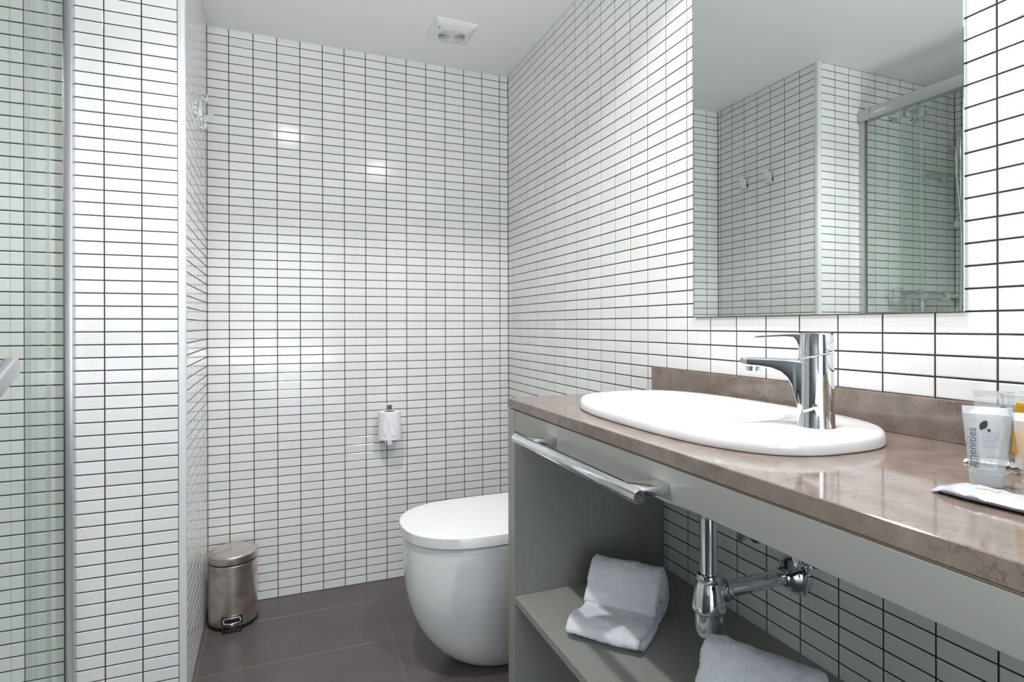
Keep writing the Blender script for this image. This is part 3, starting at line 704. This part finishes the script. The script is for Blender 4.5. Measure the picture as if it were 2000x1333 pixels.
def hosepts():
    out = []
    P = [(-.865, YM, MZ - .11), (-.875, YM - .01, MZ - .32), (-.98, YM - .02, MZ - .42), (-1.10, YM - .02, MZ - .20), (-1.145, YM - .01, MZ + .3), (-1.125, YM - .0, MZ + .62), (-1.14, YM - .0, MZ + .78), (-1.17, YM - .02, MZ + .86)]
    for i in range(len(P) - 1):
        p0, p1, p2, p3 = [Vector(P[max(0, min(len(P) - 1, i + q_))]) for q_ in (-1, 0, 1, 2)]
        for k in range(10):
            t = k / 10; out.append(0.5 * ((2 * p1) + (-p0 + p2) * t + (2 * p0 - 5 * p1 + 4 * p2 - p3) * t * t + (-p0 + 3 * p1 - 3 * p2 + p3) * t ** 3))
    return out
tube('hose', hosepts(), [.0065 if i % 2 else .0075 for i in range(70)], 'chrome', sm, 10)
for x, z, r, lab in ((-.745, 2.085, .030, 'round chrome rosette near the rail end, high in the shower'), (-.895, 2.105, .030, 'round chrome rosette with a hand-shower bracket high in the shower')):
    t = thing('shower_wall_fitting', lab, 'wall fitting', (x, YP, z))
    lathe('rosette', [(0.0, .014), (r * .55, .014), (r * .9, .008), (r, .0)], (x, YP, z), 'chrome', t, (0, -1, 0), 28)
    box('bracket', (x - .012, YP - .055, z - .012), (x + .012, YP - .010, z + .016), 'chrome', t, .003)
    settle(t)
t = sm
tube('slide_rail', [(-1.165, YP - .05, 1.20), (-1.165, YP - .05, 2.02)], .009, 'chrome', t)
for z in (1.24, 1.98): tube('rail_mount', [(-1.165, YP - .05, z), (-1.165, YP - .0005, z)], .011, 'chrome', t)
box('slider', (-1.185, YP - .085, 1.58), (-1.145, YP - .03, 1.61), 'plastic', t, .004)
settle(t)
t = thing('soap_shelf', 'small clear glass soap shelf on the shower end wall', 'shelf', (-1.02, YP, 1.82))
box('pane', (-1.10, YP - .10, 1.815), (-.93, YP - .0165, 1.821), 'glass_edge', t, .001)
for x in (-1.085, -.945): box('clamp', (x - .012, YP - .028, 1.806), (x + .012, YP - .0005, 1.830), 'chrome', t, .002)
settle(t)

# ------------------------------------------------------------------ fixture at the right edge of the picture
t = thing('hair_dryer', 'dark grey wall-mounted hair dryer, its end just showing at the right edge', 'hair dryer', (.935, .425, 1.5))
lathe('barrel', [(0, 1.512), (.024, 1.512), (.0275, 1.516), (.030, 1.56), (.031, 1.70), (.028, 1.72), (0, 1.725)], (.932, .4215, 0), 'darkgrey', t)
lathe('nozzle', [(0, 1.494), (.020, 1.494), (.022, 1.498), (.022, 1.5115)], (.932, .4195, 0), 'midgrey', t)
box('wall_mount', (.960, .395, 1.56), (XR - .0002, .450, 1.69), 'darkgrey', t, .004)
settle(t)

# ------------------------------------------------------------------ terry towels
def towel(name, origin, sdir, wid, seed, scale, lab):
    s = Vector((sdir[0], sdir[1], 0)).normalized(); tdir = Vector((s.y, -s.x, 0)); tdir = tdir if tdir.x < 0 else -tdir
    def sm_path(P, n):
        out = []
        for i in range(len(P) - 1):
            p0, p1, p2, p3 = [Vector(P[max(0, min(len(P) - 1, i + q_))]) for q_ in (-1, 0, 1, 2)]
            for k in range(n):
                t = k / n; out.append(0.5 * ((2 * p1) + (-p0 + p2) * t + (2 * p0 - 5 * p1 + 4 * p2 - p3) * t * t + (-p0 + 3 * p1 - 3 * p2 + p3) * t ** 3))
        out.append(Vector(P[-1])); return out
    V, F = [], []
    def ribbon(P, th, w0, w1, n=14, ns=96, drop=None):
        path = sm_path([(a * scale, b * scale) for a, b in P], n); K = len(path)
        # thickness profile: closed strip round the path
        loop = []
        for side in (1, -1):
            idx = range(K) if side == 1 else range(K - 1, -1, -1)
            for i in idx:
                d = (path[min(i + 1, K - 1)] - path[max(i - 1, 0)]); d.normalize(); nn = Vector((-d.y, d.x)) * side
                e = min(i, K - 1 - i) / 3.0; r = th * scale * (1 if e >= 1 else sqrt(max(0.05, 1 - (1 - e) ** 2)))
                loop.append((path[i] + nn * r, nn))
        base = len(V); Lp = len(loop)
        for j in range(ns + 1):
            q_ = j / ns; sw = w0 + (w1 - w0) * q_
            edge = min(q_, 1 - q_) * (w1 - w0) / (th * scale); sh = 1 if edge >= 1 else sqrt(max(0.02, 1 - (1 - edge) ** 2))
            for (p, nn) in loop:
                pc = p - nn * (th * scale) * (1 - sh)
                P3 = Vector(origin) + s * sw + tdir * pc.x + Vector((0, 0, pc.y))
                lo = noise.noise(P3 * 18 + Vector((seed, 0, 0))) * .0045 + noise.noise(P3 * 55 + Vector((0, seed, 0))) * .0022
                hi = noise.noise(P3 * 420) * .0015 + noise.noise(P3 * 900) * .0013
                nv = tdir * nn.x + Vector((0, 0, nn.y))
                if edge < 1: nv = (nv * sh + s * (-1 if q_ < .5 else 1) * (1 - sh)).normalized()
                P3 += nv * (lo + hi) + s * (noise.noise(P3 * 25) * .003)
                if drop: P3 += drop(sw, pc)
                P3.z = max(P3.z, origin[2] + .0004)
                V.append(P3)
        for j in range(ns):
            for k in range(Lp):
                F.append((base + j * Lp + k, base + j * Lp + (k + 1) % Lp, base + (j + 1) * Lp + (k + 1) % Lp, base + (j + 1) * Lp + k))
        for k in range(K - 1):
            for b_ in (base, base + ns * Lp): F.append((b_ + k, b_ + k + 1, b_ + Lp - 2 - k, b_ + Lp - 1 - k))
    # lower sheet with its doubled front edge
    ribbon([(.112, .010), (.06, .010), (.0, .010), (-.055, .012), (-.085, .026), (-.086, .055), (-.077, .088), (-.062, .104), (-.043, .104), (-.026, .088), (-.012, .064), (.004, .043), (.006, .036), (-.010, .030), (-.05, .030)], .0100, 0, wid, 8, 120)
    ribbon([(.118, .016), (.116, .022), (.09, .0285), (.04, .0245), (.0, .0215), (-.05, .020), (-.068, .045), (-.060, .075), (-.052, .086), (-.040, .080), (-.022, .052), (-.035, .042), (-.054, .052)], .0105, .004, wid - .006, 8, 110)
    ribbon([(-.030, .022), (-.060, .024), (-.068, .045), (-.060, .085), (-.050, .088), (-.048, .050), (-.030, .045), (-.020, .050)], .0130, -.003, wid + .005, 5, 90)
    o = obj(name, V, F, 'terry', None, 180)
    tag(o, lab, 'towel', 'folded towels on the vanity shelf')
SH = 0.4272
towel('folded_towel', (.656, 1.183, SH), (.64, -.77), .172, 1.3, 1.0, 'white terry towel folded over itself on the shelf, farther one by the side panel')
towel('folded_towel', (.660, .800, SH), (.50, -.87), .190, 7.7, 1.0, 'white terry towel on the shelf, nearer one below the bottle trap')

# ------------------------------------------------------------------ toiletries on the worktop
def flat_tube(name, base, wdir, wbot, wtop, hh, gel, lab, flip=False, depth=.030, cap='tube_seal', cat='tube'):
    base = Vector(base); wd = Vector((wdir[0], wdir[1], 0)).normalized(); dd = Vector((-wd.y, wd.x, 0))
    t = thing(name, lab, cat, base)
    def el(w_, d_, z, n=2.2, N=40):
        out = []
        for k in range(N):
            a = 2 * pi * k / N; c, s_ = cos(a), sin(a)
            out.append(base + wd * (w_ * abs(c) ** (2 / n) * (1 if c >= 0 else -1)) + dd * (d_ * abs(s_) ** (2 / n) * (1 if s_ >= 0 else -1)) + Vector((0, 0, z)))
        return out
    ch = hh * .17
    loft('cap', [el(wbot / 2 * .93, depth / 2 * .93, 0.0003), el(wbot / 2 * .96, depth / 2 * .96, .001), el(wbot / 2, depth / 2, ch)], cap, t, True, True, 40)
    L = []
    for i in range(13):
        q_ = i / 12; z = ch + .0006 + (hh * .90 - ch) * q_
        L.append(el((wbot + (wtop - wbot) * q_) / 2, max(.0009, depth / 2 * (1 - q_) ** .75), z, 2.2 - .1 * q_))
    loft('tube_body', L, 'tube_plastic', t, True, True, 180)
    loft('crimped_seal', [el(wtop / 2, .0008, hh * .90, 4), el(wtop / 2 + .0006, .0008, hh, 4)], 'tube_seal', t, True, True, 40)
    if gel:
        L = []
        for i in range(10):
            q_ = i / 9 * .80; z = ch + .002 + (hh * .90 - ch) * q_
            L.append(el((wbot + (wtop - wbot) * q_) / 2 - .0022, max(.0006, depth / 2 * (1 - q_) ** .75 - .0018), z))
        loft('gel', L, gel, t, True, True, 180)
    return t, base, wd, dd
def surf_y(q_, x_, wbot, wtop, depth, off=.0006):
    W = (wbot + (wtop - wbot) * q_) / 2; D = max(.0009, depth / 2 * (1 - q_) ** .75)
    return D * (max(0, 1 - min(1, abs(x_) / W) ** 2.2)) ** (1 / 2.2) + off
def print_on(t, base, wd, dd, wbot, wtop, hh, depth, txt, mat_, size, x_, z0, rot=True, name='lettering'):
    cu_ = bpy.data.curves.new('txt', 'FONT'); cu_.body = txt; cu_.size = size; cu_.resolution_u = 3; cu_.extrude = 0
    o = bpy.data.objects.new('txt', cu_); C.objects.link(o); bpy.context.view_layer.update()
    me = bpy.data.meshes.new_from_object(o.evaluated_get(bpy.context.evaluated_depsgraph_get())); bpy.data.objects.remove(o)
    bm = bmesh.new(); bm.from_mesh(me); bmesh.ops.triangulate(bm, faces=bm.faces)
    ch = hh * .17
    for v in bm.verts:
        a, b = v.co.x, v.co.y
        X, Z = (x_ - b, z0 + a) if rot else (x_ + a, z0 + b)
        q_ = (Z - ch) / (hh * .9 - ch)
        v.co = base + wd * X - dd * surf_y(max(0, min(1, q_)), X, wbot, wtop, depth) + Vector((0, 0, Z))
    me2 = bpy.data.meshes.new(name); bm.to_mesh(me2); bm.free(); return link(name, me2, mat_, t)
def leaf_on(t, base, wd, dd, wbot, wtop, hh, depth, cx, cz, L_, mat_='inkblack'):
    ch = hh * .17; V, F = [], []
    def put(X, Z):
        q_ = (Z - ch) / (hh * .9 - ch); V.append(base + wd * X - dd * surf_y(max(0, min(1, q_)), X, wbot, wtop, depth, .0007) + Vector((0, 0, Z)))
    n = 12; an = math.radians(62)
    for i in range(n + 1):
        s_ = i / n; w_ = .27 * L_ * sin(pi * s_) ** .8
        for q_ in (-1, 0, 1):
            a, b = (s_ - .5) * L_, q_ * w_; put(cx + a * cos(an) - b * sin(an), cz + a * sin(an) + b * cos(an))
    for i in range(n):
        for j in range(2): k = i * 3 + j; F.append((k, k + 1, k + 4, k + 3))
    obj('printed_leaf', V, F, mat_, t)
    V.clear(); F.clear()
    for k in range(12): put(cx + L_ * .38 + .0016 * cos(k * pi / 6), cz - L_ * .42 + .0016 * sin(k * pi / 6))
    obj('printed_dot', V, [tuple(range(12))], mat_, t)
# the tube standing in front: faces the camera (print side towards -x,-y)
b1 = (.7530, .4085, CT); wdir = (.50, -.866)
wb, wt, hh, dp = .0330, .0445, .0900, .026
t, bs, wd, dd = flat_tube('toiletry_tube', b1, wdir, wb, wt, hh, 'gel', 'clear frosted tube with a black leaf print, front one on the worktop', depth=dp)
print_on(t, bs, wd, dd, wb, wt, hh, dp, 'amenities', 'ink', .0118, -.0098, .0205)
print_on(t, bs, wd, dd, wb, wt, hh, dp, 'lll llll lll ll l', 'ink', .0040, -.0072, .0205)
leaf_on(t, bs, wd, dd, wb, wt, hh, dp, -.0030, .0690, .0125)
for i, (z, l0, l1) in enumerate(((.0600, -.004, .016), (.0575, -.006, .017), (.0550, -.006, .018), (.0525, -.006, .017), (.0500, -.005, .018), (.0475, -.005, .017), (.0450, -.004, .016), (.0340, -.001, .013), (.0290, .003, .012))):
    V = []; ch = hh * .17
    for k in range(9):
        X = (l0 + (l1 - l0) * k / 8) * .72
        for Z in (z, z + .0005):
            q_ = (Z - ch) / (hh * .9 - ch); V.append(bs + wd * X - dd * surf_y(q_, X, wb, wt, dp, .0006) + Vector((0, 0, Z)))
    obj('small_print', V, [(2 * k, 2 * k + 1, 2 * k + 3, 2 * k + 2) for k in range(8)], 'midgrey', t)
settle(t)
b2 = (.9060, .4830, CT)
t, bs, wd, dd = flat_tube('toiletry_tube', b2, wdir, .032, .0435, .0935, 'gel', 'clear frosted tube with a black leaf print, standing behind by the upstand', depth=.026)
leaf_on(t, bs, wd, dd, .032, .0435, .0935, .026, .009, .0690, .0140)
settle(t)
b3 = (.7550, .3560, CT)
t, bs, wd, dd = flat_tube('toiletry_tube', b3, (.5, -.866), .036, .050, .0885, 'yellow_gel', 'tube of yellow gel cut off by the right edge', depth=.028)
print_on(t, bs, wd, dd, .036, .050, .0885, .028, 'amenities', 'ink', .012, -.008, .02)
settle(t)
# tumbler with a small bottle lying in it
cupc = (.855, .404)
t = thing('glass_tumbler', 'clear glass tumbler at the right edge behind the tubes', 'glass', (*cupc, CT))
lathe('glass_wall', [(0.0, .0005), (.030, .0005), (.032, .002), (.0395, .098), (.0400, .100), (.0385, .100), (.0305, .008), (0, .007)], (*cupc, CT), 'clear_glass', t, n=48)
lathe('rim', [(.0385, .0992), (.0392, .1006), (.0400, .0998)], (*cupc, CT), 'silverfoil', t, n=48)
settle(t)
t = thing('amber_bottle', 'small bottle of amber liquid leaning inside the glass tumbler', 'bottle', (cupc[0], cupc[1], CT + .01))
tube('liquid', [(cupc[0] - .012, cupc[1] + .012, CT + .026), (cupc[0] - .008, cupc[1] + .010, CT + .088)], [.0125, .0125], 'yellow_gel', t, 24)
tube('cap', [(cupc[0] - .013, cupc[1] + .0125, CT + .010), (cupc[0] - .0122, cupc[1] + .012, CT + .0255)], .009, 'plastic', t, 20)
settle(t)
# wrapped packet lying in front of the tubes
def packet(name, P0, P1, w_, hgt, lab, nloop=28):
    P0, P1 = Vector(P0), Vector(P1); L_ = (P1 - P0).length; d = (P1 - P0).normalized(); sd_ = Vector((-d.y, d.x, 0))
    V, F = [], []; NL, NW = 60, 14
    for side in (1, -1):
        for i in range(NL + 1):
            s_ = i / NL; e = min(s_, 1 - s_) * L_; env = min(1, e / .022) ** .8; ww = w_ / 2 * (.72 + .28 * min(1, e / .03))
            for j in range(NW + 1):
                q_ = -1 + 2 * j / NW
                hz = hgt / 2 * env * (max(0, 1 - abs(q_) ** 2.5)) ** .5 
                z = hgt / 2 * env * .95 + side * hz + .0006
                wob = noise.noise(Vector((s_ * 22, q_ * 2.5, 3))) * .0022 * (1 if side > 0 else .2)
                if e < .012: z += abs(sin(q_ * 9)) * .0012
                V.append(P0 + d * (s_ * L_) + sd_ * (q_ * ww) + Vector((0, 0, max(.0003, z + wob))))
    o_ = (NL + 1) * (NW + 1)
    for i in range(NL):
        for j in range(NW):
            k = i * (NW + 1) + j; F.append((k, k + 1, k + NW + 2, k + NW + 1)); F.append((o_ + k, o_ + k + NW + 1, o_ + k + NW + 2, o_ + k + 1))
    for i in range(NL):
        for j in (0, NW):
            k = i * (NW + 1) + j; F.append((k, k + NW + 1, o_ + k + NW + 1, o_ + k))
    for i in (0, NL):
        for j in range(NW):
            k = i * (NW + 1) + j; F.append((k, k + 1, o_ + k + 1, o_ + k))
    return obj(name, V, F, 'silverfoil', None, 60), P0, d, sd_
t = thing('wrapped_packet', 'long flat white foil packet lying in front of the tubes', 'packet', (.69, .37, CT))
o, P0, d, sd_ = packet('wrapper', (.680, .416, CT), (.684, .240, CT), .044, .013, '')
o.parent = t
from mathutils.bvhtree import BVHTree
bvh = BVHTree.FromPolygons([v.co for v in o.data.vertices], [tuple(p.vertices) for p in o.data.polygons])
V, F = [], []
for i in range(9):
    for j in range(5):
        p = P0 + d * (.038 + .020 * i / 8) + sd_ * (-.006 + .011 * j / 4); hit_ = bvh.ray_cast(Vector((p.x, p.y, CT + .1)), Vector((0, 0, -1)))[0]; V.append((p.x, p.y, (hit_.z if hit_ else CT + .013) + .0004))
for i in range(8):
    for j in range(4): k = i * 5 + j; F.append((k, k + 1, k + 6, k + 5))
obj('orange_patch', V, F, 'orange', t)
settle(t)
o, _, _, _ = packet('sachet', (.853, .490, CT), (.878, .432, CT), .026, .007, '')
tag(o, 'small pale sachet lying on the worktop behind the front tube', 'sachet')

# ------------------------------------------------------------------ sub-parts: pieces that belong to a part rather than to the whole thing
def base_name(o): return o.name.split('.')[0]
SUB = {'aerator': 'spout', 'lever': 'handle_cap', 'pop_up_rod': 'pop_up_knob', 'trap_nut': 'trap_cup', 'outlet_nut': 'outlet_pipe', 'pedal': 'pedal_recess',
       'rail_label': 'header_rail', 'lettering': 'tube_body', 'printed_leaf': 'tube_body', 'printed_dot': 'tube_body', 'small_print': 'tube_body', 'orange_patch': 'wrapper',
       'grille_ring': 'front_plate', 'mark': 'front_plate', 'handle_stud': 'pull_handle', 'drain_ring': 'bowl', 'printed_mark': 'bowl', 'edge_strip': 'apron', 'folded_end': 'paper'}
for t in [o for o in C.objects if o.type == 'EMPTY']:
    kids = [o for o in C.objects if o.parent is t]
    for k in kids:
        want = SUB.get(base_name(k))
        host = next((p for p in kids if base_name(p) == want), None) if want else None
        if host:
            k.parent = host; k.matrix_parent_inverse = Matrix.Identity(4)
